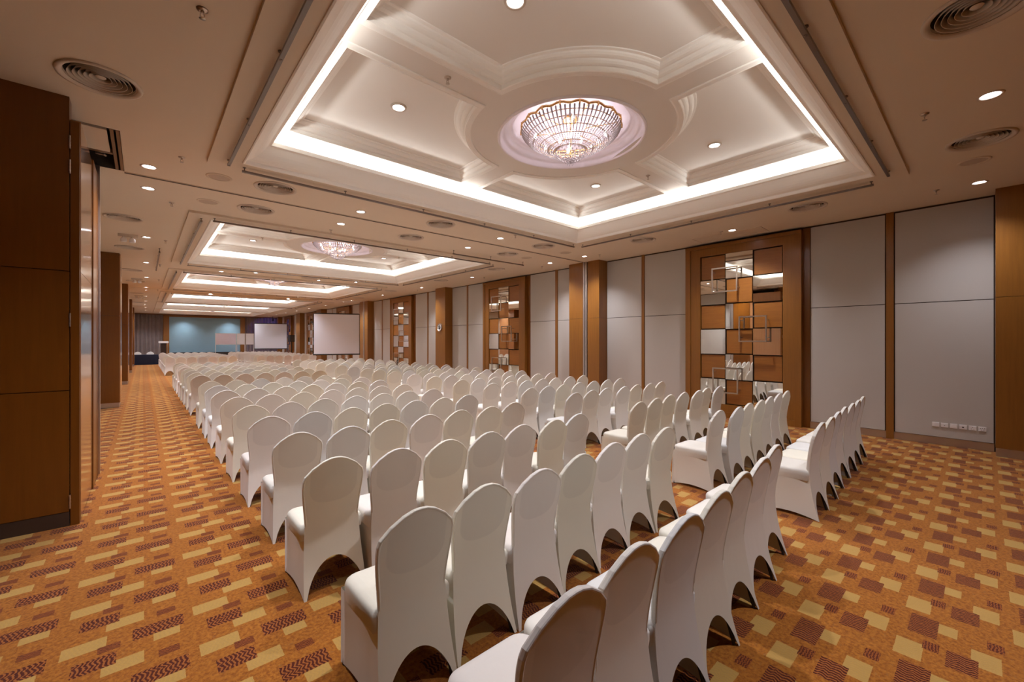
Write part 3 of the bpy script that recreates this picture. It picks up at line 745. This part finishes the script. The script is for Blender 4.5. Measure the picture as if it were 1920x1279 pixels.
# sprinklers
v = empty('sprinkler_head')
mb = MB(); mb.lathe(0, 0, [(0.036, 0.0), (0.034, -0.008), (0.016, -0.014)], 16, False, True); mb.build('escutcheon', BRONZE, v)
mb = MB(); mb.tube((0, 0, -0.01), (0, 0, -0.03), 0.011, 8)
for s_ in (-1, 1): mb.tube((s_*0.009, 0, -0.03), (s_*0.013, 0, -0.048), 0.003, 6); mb.tube((s_*0.013, 0, -0.048), (0, 0, -0.062), 0.003, 6)
mb.lathe(0, 0, [(0.001, -0.062), (0.020, -0.063), (0.020, -0.066), (0.001, -0.066)], 12); mb.build('pendant', BRONZE, v)
place(v, SPRK, lambda p: 'sprinkler head %s, %s' % (side_word(p[0]), row_word(p[1])), 'sprinkler', 'sprinkler heads on the flat ceiling')
v2 = copy_tree(v)
sp2 = [(x, c_, ZL) for c_, h_ in COFFERS[:3] for x in (2.33, 6.15)]
place(v2, sp2, lambda p: 'sprinkler on the cross beam of the %s coffer, %s' % (ORD[1+min(range(6), key=lambda q: abs(COFFERS[q][0]-p[1]))], 'pier half' if p[0] < CX else 'mirror-wall half'), 'sprinkler', 'sprinkler heads on the coffer beams')

# hanging rails round each coffer
def rail(p0, p1, label, z=3.965, top=SLAB):
    p0 = Vector((*p0, z)); p1 = Vector((*p1, z)); r_ = empty('hanging_rail', tuple(p0), 0, label, 'rail', 'metal hanging rails round the coffers')
    d_ = p1-p0; L_ = d_.length; u = d_.normalized(); nrm = Vector((-u.y, u.x, 0))
    mb = MB(); q = [(-0.016, -0.013), (0.016, -0.013), (0.016, 0.013), (-0.016, 0.013)]
    mb.loft([[tuple(nrm*a + Vector((0, 0, b))) for a, b in q], [tuple(d_+nrm*a + Vector((0, 0, b))) for a, b in q]], True, True, True, smooth=False); mb.build('rail', RAILM, r_)
    n = max(2, int(round(L_/1.35))+1)
    for i in range(n):
        c_ = d_*((i+0.02 if i == 0 else i-0.02 if i == n-1 else i)/(n-1))
        mb = MB(); mb.tube(tuple(c_+Vector((0,0,0.0))), tuple(c_+Vector((0,0,top-z-0.004))), 0.0065, 6)
        mb.tube(tuple(c_+Vector((0,0,top-z-0.007))), tuple(c_+Vector((0,0,top-z))), 0.02, 10)
        mb.tube(tuple(c_-u*0.013), tuple(c_+u*0.013), 0.0175, 8); mb.build('bracket', RAILM, r_)
edge = {'n': 'near edge', 'f': 'far edge', 'l': 'pier-side edge', 'r': 'mirror-wall edge'}
for i, (c_, h_) in enumerate(COFFERS[:4]):
    a, b = CX-CHX, CX+CHX; y0, y1 = c_-h_, c_+h_; nm = ORD[i+1]
    rail((a+0.02, y0-0.14), (b-0.02, y0-0.14), 'thin metal hanging rail along the near edge of the %s coffer' % nm)
    rail((a+0.02, y1+0.16), (b+0.10, y1+0.16), 'thin metal hanging rail along the far edge of the %s coffer' % nm)
    rail((a-0.14, y0+0.0), (a-0.14, y1+0.05), 'thin metal hanging rail along the pier-side edge of the %s coffer' % nm)
    rail((b+0.25, y0+0.05), (b+0.25, y1+0.05), 'thin metal hanging rail along the mirror-wall edge of the %s coffer' % nm)
rail((0.31, 13.6), (0.31, 17.2), 'short metal hanging rail beside the pier-side downlights', top=H)
rail((5.9, 8.95), (8.35, 8.95), 'metal rail across the ceiling just before the second coffer', top=H)
# emergency lights
v = empty('emergency_light')
mb = MB(); mb.box(-0.16, 0.16, -0.05, 0.05, -0.055, 0.0); mb.build('housing', VENT, v)
for s_ in (-1, 1):
    mb = MB(); mb.tube((s_*0.07, -0.01, -0.05), (s_*0.07, -0.02, -0.08), 0.012, 8); mb.lathe(s_*0.07, -0.02, [(0.02, -0.07), (0.05, -0.10), (0.055, -0.15), (0.045, -0.17)], 16, True, False); mb.lathe(s_*0.07, -0.02, [(0.045, -0.17), (0.001, -0.175)], 16); mb.build('lamp_head', WHITEP, v)
place(v, [(-0.243, 12.32), (-0.16, 20.7), (-0.16, 28.3)], lambda p: 'twin head emergency light %s, %s' % (side_word(p[0]), row_word(p[1])), 'emergency light', 'twin head emergency lights')
mb = MB()
for a in ((9.34, 9.86, 3.0, 3.012), (9.34, 9.86, 4.40, 4.412), (9.34, 9.352, 3.0, 4.41), (9.848, 9.86, 3.0, 4.41)): mb.box(*a, H-0.006, H)
tag(mb.build('ceiling_access_hatch', CEIL), kind='structure')

# ------------------------------------------------------------------ chandeliers
def chandelier():
    r = empty('chandelier')
    def bowl(t):   # t 0 at the rim, 1 at the collar of the small bowl
        return (0.64-0.44*(t**1.55), 0.10-0.02*t-0.25*math.sin(t*PI/2)**1.0*(0.55+0.45*t))
    mb = MB(); n = 96
    rim = []
    for k in range(7):
        ph = 2*PI*k/7
        rim.append([((0.645+0.012*abs(math.sin(9*a))+0.012*math.cos(ph))*math.cos(a), (0.645+0.012*abs(math.sin(9*a))+0.012*math.cos(ph))*math.sin(a), 0.115+0.022*abs(math.sin(9*a))+0.016*math.sin(ph)) for a in [2*PI*i/n for i in range(n)]])
    rim.append(rim[0]); mb.loft(rim, True); mb.build('gilt_rim', GOLD, r)
    mb = MB()
    for k in range(18):
        a = 2*PI*(k+0.5)/18; mb.tube((0.66*math.cos(a), 0.66*math.sin(a), 0.10), (0.66*math.cos(a), 0.66*math.sin(a), 0.15), 0.012, 6)
    for k in range(6):
        a = 2*PI*k/6; mb.tube((0.64*math.cos(a), 0.64*math.sin(a), 0.12), (0.2*math.cos(a), 0.2*math.sin(a), 0.11), 0.007, 6)
    mb.tube((0, 0, 0.27), (0, 0, -0.25), 0.012, 8)
    for t_ in (0.12, 0.3, 0.48, 0.66, 0.84):
        rr, zz = bowl(t_); rr -= 0.012; m_ = 48
        ring = [[((rr+0.006*math.cos(p_))*math.cos(2*PI*i/m_), (rr+0.006*math.cos(p_))*math.sin(2*PI*i/m_), zz+0.006*math.sin(p_)) for i in range(m_)] for p_ in (0, PI/2, PI, 3*PI/2, 2*PI)]
        mb.loft(ring, True)
    for k in range(18):
        a = 2*PI*(k+0.25)/18; pp = [bowl(q/10) for q in range(10)]
        for (r0, z0), (r1, z1) in zip(pp, pp[1:]): mb.tube(((r0-.01)*math.cos(a), (r0-.01)*math.sin(a), z0), ((r1-.01)*math.cos(a), (r1-.01)*math.sin(a), z1), 0.0035, 4, cap=False)
    mb.build('inner_frame', GOLD, r)
    mb = MB(); mb.lathe(0, 0, [(0.205, -0.15), (0.215, -0.155), (0.205, -0.165), (0.195, -0.155), (0.205, -0.15)], 40); mb.build('collar', GOLD, r)
    mb = MB(); mb.lathe(0, 0, [(0.10, 0.235), (0.09, 0.27)], 20, True, False); mb.build('ceiling_rose', GOLD, r)
    def bead(mb, p, s_):
        x, y, z = p
        mb.add([(x+s_,y,z),(x-s_,y,z),(x,y+s_,z),(x,y-s_,z),(x,y,z+s_*1.25),(x,y,z-s_*1.25)], [(0,2,4),(2,1,4),(1,3,4),(3,0,4),(2,0,5),(1,2,5),(3,1,5),(0,3,5)])
    mb = MB(); N = 26
    for i in range(N):
        t_ = i/(N-1); rr, zz = bowl(t_); bead(mb, (rr, 0, zz), 0.0155-0.006*t_)
    st0 = mb.build('crystal_string', CRYSTAL, r)
    for k in range(1, 72):
        c_ = st0.copy(); COL.objects.link(c_); c_.parent = r; c_.rotation_euler = (0, 0, 2*PI*k/72)
    mb = MB()
    for k in range(22):
        for i in range(9):
            t_ = i/8; rr = 0.20*math.cos(t_*PI/2*0.97); zz = -0.155-0.14*math.sin(t_*PI/2); a = 2*PI*k/22+0.14*i
            bead(mb, (rr*math.cos(a), rr*math.sin(a), zz), 0.012)
    mb.build('crystal_bowl', CRYSTAL, r)
    mb = MB()
    for k in range(6):
        a = 2*PI*k/6; mb.tube((0.035*math.cos(a), 0.035*math.sin(a), -0.28), (0.04*math.cos(a), 0.04*math.sin(a), -0.345), 0.0035, 5)
    mb.build('pendant_drop', CRYSTAL, r)
    b0 = None
    for k in range(12):
        rr = 0.46 if k < 8 else 0.14; a = 2*PI*k/8 if k < 8 else 2*PI*(k+0.5)/4
        if b0 is None:
            mb = MB(); mb.lathe(0, 0, [(0.001, -0.035), (0.016, -0.025), (0.022, 0.0), (0.014, 0.022), (0.010, 0.035)], 12, False, True); b0 = mb.build('bulb', BULB, r); c_ = b0
        else: c_ = b0.copy(); COL.objects.link(c_); c_.parent = r
        c_.location = (rr*math.cos(a), rr*math.sin(a), 0.05 if k < 8 else -0.02)
    return r
cl = ['large crystal basket chandelier with gilt scalloped rim in the nearest coffer', 'crystal basket chandelier in the second coffer from the camera', 'crystal basket chandelier in the third coffer, half hidden by the rail',
      'crystal chandelier in the fourth coffer, glimpsed edge-on', 'crystal chandelier in the fifth coffer far down the hall', 'crystal chandelier in the last coffer before the blue panel']
ch = chandelier()
for i, (c_, h_) in enumerate(COFFERS):
    o = ch if i == 0 else copy_tree(ch)
    o.location = (CX, c_, 4.42); tag(o, cl[i], 'chandelier', 'crystal chandeliers')
    for k in range(4):
        a = PI/4+PI/2*k
        l_ = bpy.data.lights.new('chandelier_glow', 'POINT'); l_.energy = CHAND_W; l_.color = CHAND_C; l_.shadow_soft_size = 0.05
        lo = bpy.data.objects.new('chandelier_glow', l_); COL.objects.link(lo); lo.location = (CX+0.3*math.cos(a), c_+0.3*math.sin(a), 4.46)

# ------------------------------------------------------------------ chairs
def yback(z):
    u = (z-0.46)/0.47
    return 0.078*(1-u**1.55) if u > 0 else 0.078+max(0.0, 0.463-z)*0.35
def arch(u, h):
    q = abs(u)/0.90
    return h*max(0.0, 1-q*q)**0.62 if q < 1 else 0.0
def chair_meshes():
    out = {}
    # backrest
    half = [(0.179, 0.395), (0.184, 0.475), (0.186, 0.505), (0.189, 0.54), (0.194, 0.585), (0.200, 0.635), (0.206, 0.69), (0.210, 0.75), (0.208, 0.79), (0.199, 0.820), (0.149, 0.872), (0.086, 0.913), (0.036, 0.931)]
    loop = half + [(0.0, 0.934)] + [(-x, z) for x, z in half[::-1]]
    loop = [(x, z) for x, z in loop]
    mb = MB(); rows = []
    for d_, yo in ((0.055, 0.002), (0.013, 0.0015), (0.007, -0.0015), (0.002, 0.0005), (0.0, 0.006), (0.0, 0.020), (0.003, 0.027), (0.014, 0.031), (0.055, 0.036)):
        rows.append([(x, yback(z)+yo, z) for x, z in offset_loop(loop, d_)])
    mb.loft(rows[1:], True, False, False, False)
    rr = rows[-1]; n = len(rr)//2; fs = []          # front face of the pad
    idx = list(range(len(rr)))
    for k in range(n):
        q = list(dict.fromkeys((idx[k], idx[k+1], idx[-(k+2)], idx[-(k+1)])))
        if len(q) >= 3: fs.append(tuple(q))
        if idx[k+1] >= idx[-(k+2)]: break
    mb.add(rr, fs, True)
    # rear sheet of the cover: one piece from the top of the back down to the arch between the rear feet
    NC = 24; ring = rows[1]; m_ = len(half); sheet = []
    for k in range(m_-1, 1, -1):
        x_, y_, z_ = ring[k]
        sheet.append([(x_*(-1+2*c_/NC), y_, z_) for c_ in range(NC+1)])
    top = ring[m_]; sheet.insert(0, [(top[0]+(sheet[0][c_][0])*0.02, top[1], top[2]) for c_ in range(NC+1)])
    RS = 12
    for j in range(RS):
        t_ = j/(RS-1); row = []
        for c_ in range(NC+1):
            u = -1+2*c_/NC; zb = arch(u, 0.225); z = 0.466+(zb-0.466)*t_; k = (0.466-z)/0.466
            row.append(((0.1855+(0.212-0.1855)*k)*u, 0.0790+(-0.004-0.0790)*k**1.75, z))
        sheet.append(row)
    mb.loft(sheet, False, smooth=True)
    out['backrest'] = (mb, COVERB)
    # seat
    def rr_loop(x1, y0, y1, r_, n=5):
        pts = [(-x1, y0), (x1, y0)]
        for k in range(n+1): a = PI/2*k/n; pts.append((x1-r_+r_*math.cos(a), y1-r_+r_*math.sin(a)))
        for k in range(n+1): a = PI/2+PI/2*k/n; pts.append((-x1+r_+r_*math.cos(a), y1-r_+r_*math.sin(a)))
        return pts
    mb = MB(); L_ = rr_loop(0.213, 0.085, 0.50, 0.075)
    rows = [[(x, y, z) for x, y in offset_loop(L_, d_)] for d_, z in ((0.004, 0.37), (0.0, 0.41), (0.0, 0.445), (0.006, 0.462), (0.020, 0.473), (0.042, 0.478), (0.066, 0.480))]
    mb.loft(rows, True, False, True, True, capsmooth=True); out['seat'] = (mb, COVER)
    # skirt
    per = []
    NR, NS = 22, 9
    for i in range(NS): per.append(('s', 1, i/NS))
    for i in range(NR): u = 1-2*i/NR; per.append(('f', u))
    for i in range(NS+1): per.append(('s', -1, 1-i/NS))
    rows = []
    R_ = 11
    for j in range(R_):
        t_ = j/(R_-1); row = []
        for p in per:
            if p[0] == 'r':
                u = p[1]; top = (0.1855*u, 0.0790, 0.466); bot = (0.212*u, -0.004, 0.0); zb = arch(u, 0.225)
            elif p[0] == 's':
                s_, q = p[1], p[2]; top = (s_*(0.1855+0.0265*min(1, q*4)), 0.0790+(0.495-0.0790)*q, 0.466-0.051*min(1, q*6)); bot = (s_*(0.212-0.004*q), -0.004+0.514*q, 0.0); zb = 0.035*(1-(2*q-1)**2)
            else:
                u = p[1]; top = (0.212*u*0.97, 0.495, 0.415); bot = (0.21*u, 0.510, 0.0); zb = arch(u, 0.20)
            tz = top[2]; z = tz+(zb-tz)*t_; k = (tz-z)/tz if tz else 0
            pin = 0.012*math.sin(PI*min(1, k))
            x = top[0]+(bot[0]-top[0])*k; y = top[1]+(bot[1]-top[1])*(k**(1.75-0.75*min(1, p[2]*1.6)) if p[0] == 's' else k)
            if p[0] == 's': x -= p[1]*pin*(1-abs(2*p[2]-1)**3)
            
            if p[0] == 'f': y -= pin*(1-abs(p[1])**3)
            row.append((x, y, z))
        rows.append(row)
    mb = MB(); mb.loft(rows, False); out['skirt'] = (mb, COVER)
    for k, (x, y) in enumerate(((-0.155, 0.075), (0.155, 0.075), (-0.165, 0.46), (0.165, 0.46))):
        mb = MB(); mb.tube((x*1.22, y-0.055 if y < 0.1 else y+0.02, 0.0), (x, y+0.045 if y < 0.1 else y-0.01, 0.40), 0.010, 8); out['leg%d' % k] = (mb, BLACK)
    return out
CM = chair_meshes()
def chair_color():
    v = random.uniform(0.68, 0.82); k = random.choice((0, 0, 1, 1, 2, 3))
    tint = [(1, 0.97, 0.87), (1, 0.965, 0.81), (0.965, 0.97, 0.93), (1, 0.945, 0.87)][k]
    return (v*tint[0], v*tint[1], v*tint[2], 1)
def rest_mesh():
    m = MB()
    for k, (q, _) in CM.items():
        mi = 0 if k == 'backrest' else (2 if k.startswith('leg') else 1); b = len(m.v); m.v += q.v
        m.f += [[i+b for i in f] for f in q.f]; m.sm += q.sm; m.mi += [mi]*len(q.f)
    return m
cp = empty('banquet_chair')
for k in ('backrest', 'seat', 'skirt'): CM[k][0].build(k, CM[k][1], cp)
for k in range(4): CM['leg%d' % k][0].build('leg', BLACK, cp)
whole = rest_mesh(); whole_o = whole.build('banquet_chair', [COVERB, COVER, BLACK])
LX = [1.04, 1.485, 1.93, 2.385, 2.825, 3.265, 3.715]; RX = [5.09, 5.545, 6.01, 6.48, 6.935, 7.40, 7.88]
rows_near = [0.95, 1.93, 2.97, 4.08, 5.13, 6.17, 7.22, 8.32, 9.27, 10.4]
used = {'p': False, 'w': False}
allchairs = []
def put_chair(x, y, rz, label, group, parts=True):
    key = 'p' if parts else 'w'; src = cp if parts else whole_o
    o = src if not used[key] else (copy_tree(src))
    used[key] = True
    o.location = (x, y, 0); o.rotation_euler = (0, 0, rz)
    col = chair_color(); o.color = col
    for c_ in o.children: c_.color = col
    tag(o, label, 'chair', group); return o
def bank(xs, ys, rowbase, blk, bankname, parts, shift=0.0, frm='camera'):
    for j, y in enumerate(ys):
        for i, x in enumerate(xs):
            lab = 'white covered chair, seat %s from left in row %s of %s, %s' % (NUM[i+1], NUM[rowbase+j], bankname, blk)
            yy = y + random.uniform(-0.018, 0.018) + shift*i/6
            put_chair(x+random.uniform(-0.004, 0.004), yy, random.uniform(-0.014, 0.014), lab, 'white covered chairs, %s' % bankname, parts)
PB, MBL = 'pier-side block', 'mirror-wall block'
# the nearest rows, chair by chair (x, y of the top of each back)
NEAR = {1: ([(1.06,0.88),(1.49,0.915),(1.925,0.91),(2.365,0.94),(2.81,0.985),(3.265,1.015),(3.74,1.075)], [(5.11,1.07),(5.56,1.08),(6.03,1.11),(6.55,1.14),(7.0,1.14),(7.44,1.15),(7.97,1.18)]),
        2: ([(1.02,1.82),(1.475,1.87),(1.91,1.86),(2.38,1.92),(2.84,1.965),(3.29,1.995),(3.725,1.985)], [(5.11,2.06),(5.56,2.01),(6.0,2.045),(6.45,2.045),(6.93,2.08),(7.44,2.11),(7.94,2.14)]),
        3: ([(1.02,3.02),(1.46,2.94),(1.90,2.935),(2.34,2.94),(2.785,2.985),(3.22,2.95),(3.68,3.015)], [(5.02,3.06),(5.52,3.10),(6.03,3.165),(6.49,3.17),(6.925,3.13),(7.40,3.205),(7.86,3.18)]),
        4: ([(1.05,4.06),(1.49,4.02),(1.93,4.08),(2.385,4.09),(2.825,4.11),(3.26,4.07),(3.72,4.15)], [(5.14,4.28),(5.62,4.32),(6.06,4.35),(6.50,4.28),(6.95,4.31),(7.38,4.28),(7.84,4.31)])}
for j, (pa, pb) in NEAR.items():
    for blk, pts in ((PB, pa), (MBL, pb)):
        for i, (x, y) in enumerate(pts):
            put_chair(x, y, random.uniform(-0.012, 0.012), 'white covered chair, seat %s from left in row %s of near bank, %s' % (NUM[i+1], NUM[j], blk), 'white covered chairs, near bank')
bank(LX, rows_near[4:], 5, PB, 'near bank', True, 0.06)
bank(RX, [y+0.12 for y in rows_near[4:]], 5, MBL, 'near bank', True, 0.06)
bank(RX, [11.48], 11, MBL, 'near bank', True)
mid = [12.35+1.08*k for k in range(8)]
bank(LX, mid, 1, PB, 'middle bank', True); bank(RX, mid, 1, MBL, 'middle bank', True)
far = [27.45, 28.5, 29.6]
bank(LX, far, 1, PB, 'far bank', False); bank(RX, far, 1, MBL, 'far bank', False)
# the rest of the far bank, a mass of chairs behind those rows
m = MB()
for k in range(8):
    for x in LX+RX:
        dx, dy = x+random.uniform(-.012, .012), 30.7+1.08*k; b = len(m.v)
        m.v += [(p[0]+dx, p[1]+dy, p[2]) for p in whole.v]; m.f += [[i+b for i in f] for f in whole.f]; m.sm += whole.sm; m.mi += whole.mi
o = m.build('banquet_chairs_massed', [COVERB, COVER, BLACK]); o.color = (0.74, 0.70, 0.65, 1)
tag(o, 'mass of white covered chairs filling the back rows of the far bank', 'chairs', kind='stuff')
for i, (x, y) in enumerate(((-0.3, 41.95), (0.42, 41.95))):
    put_chair(x, y+0.3, PI, 'white covered chair behind the navy table, %s' % ('half hidden by the piers' if i == 0 else 'in front of the grey curtain'), 'white covered chairs behind the navy table', False)
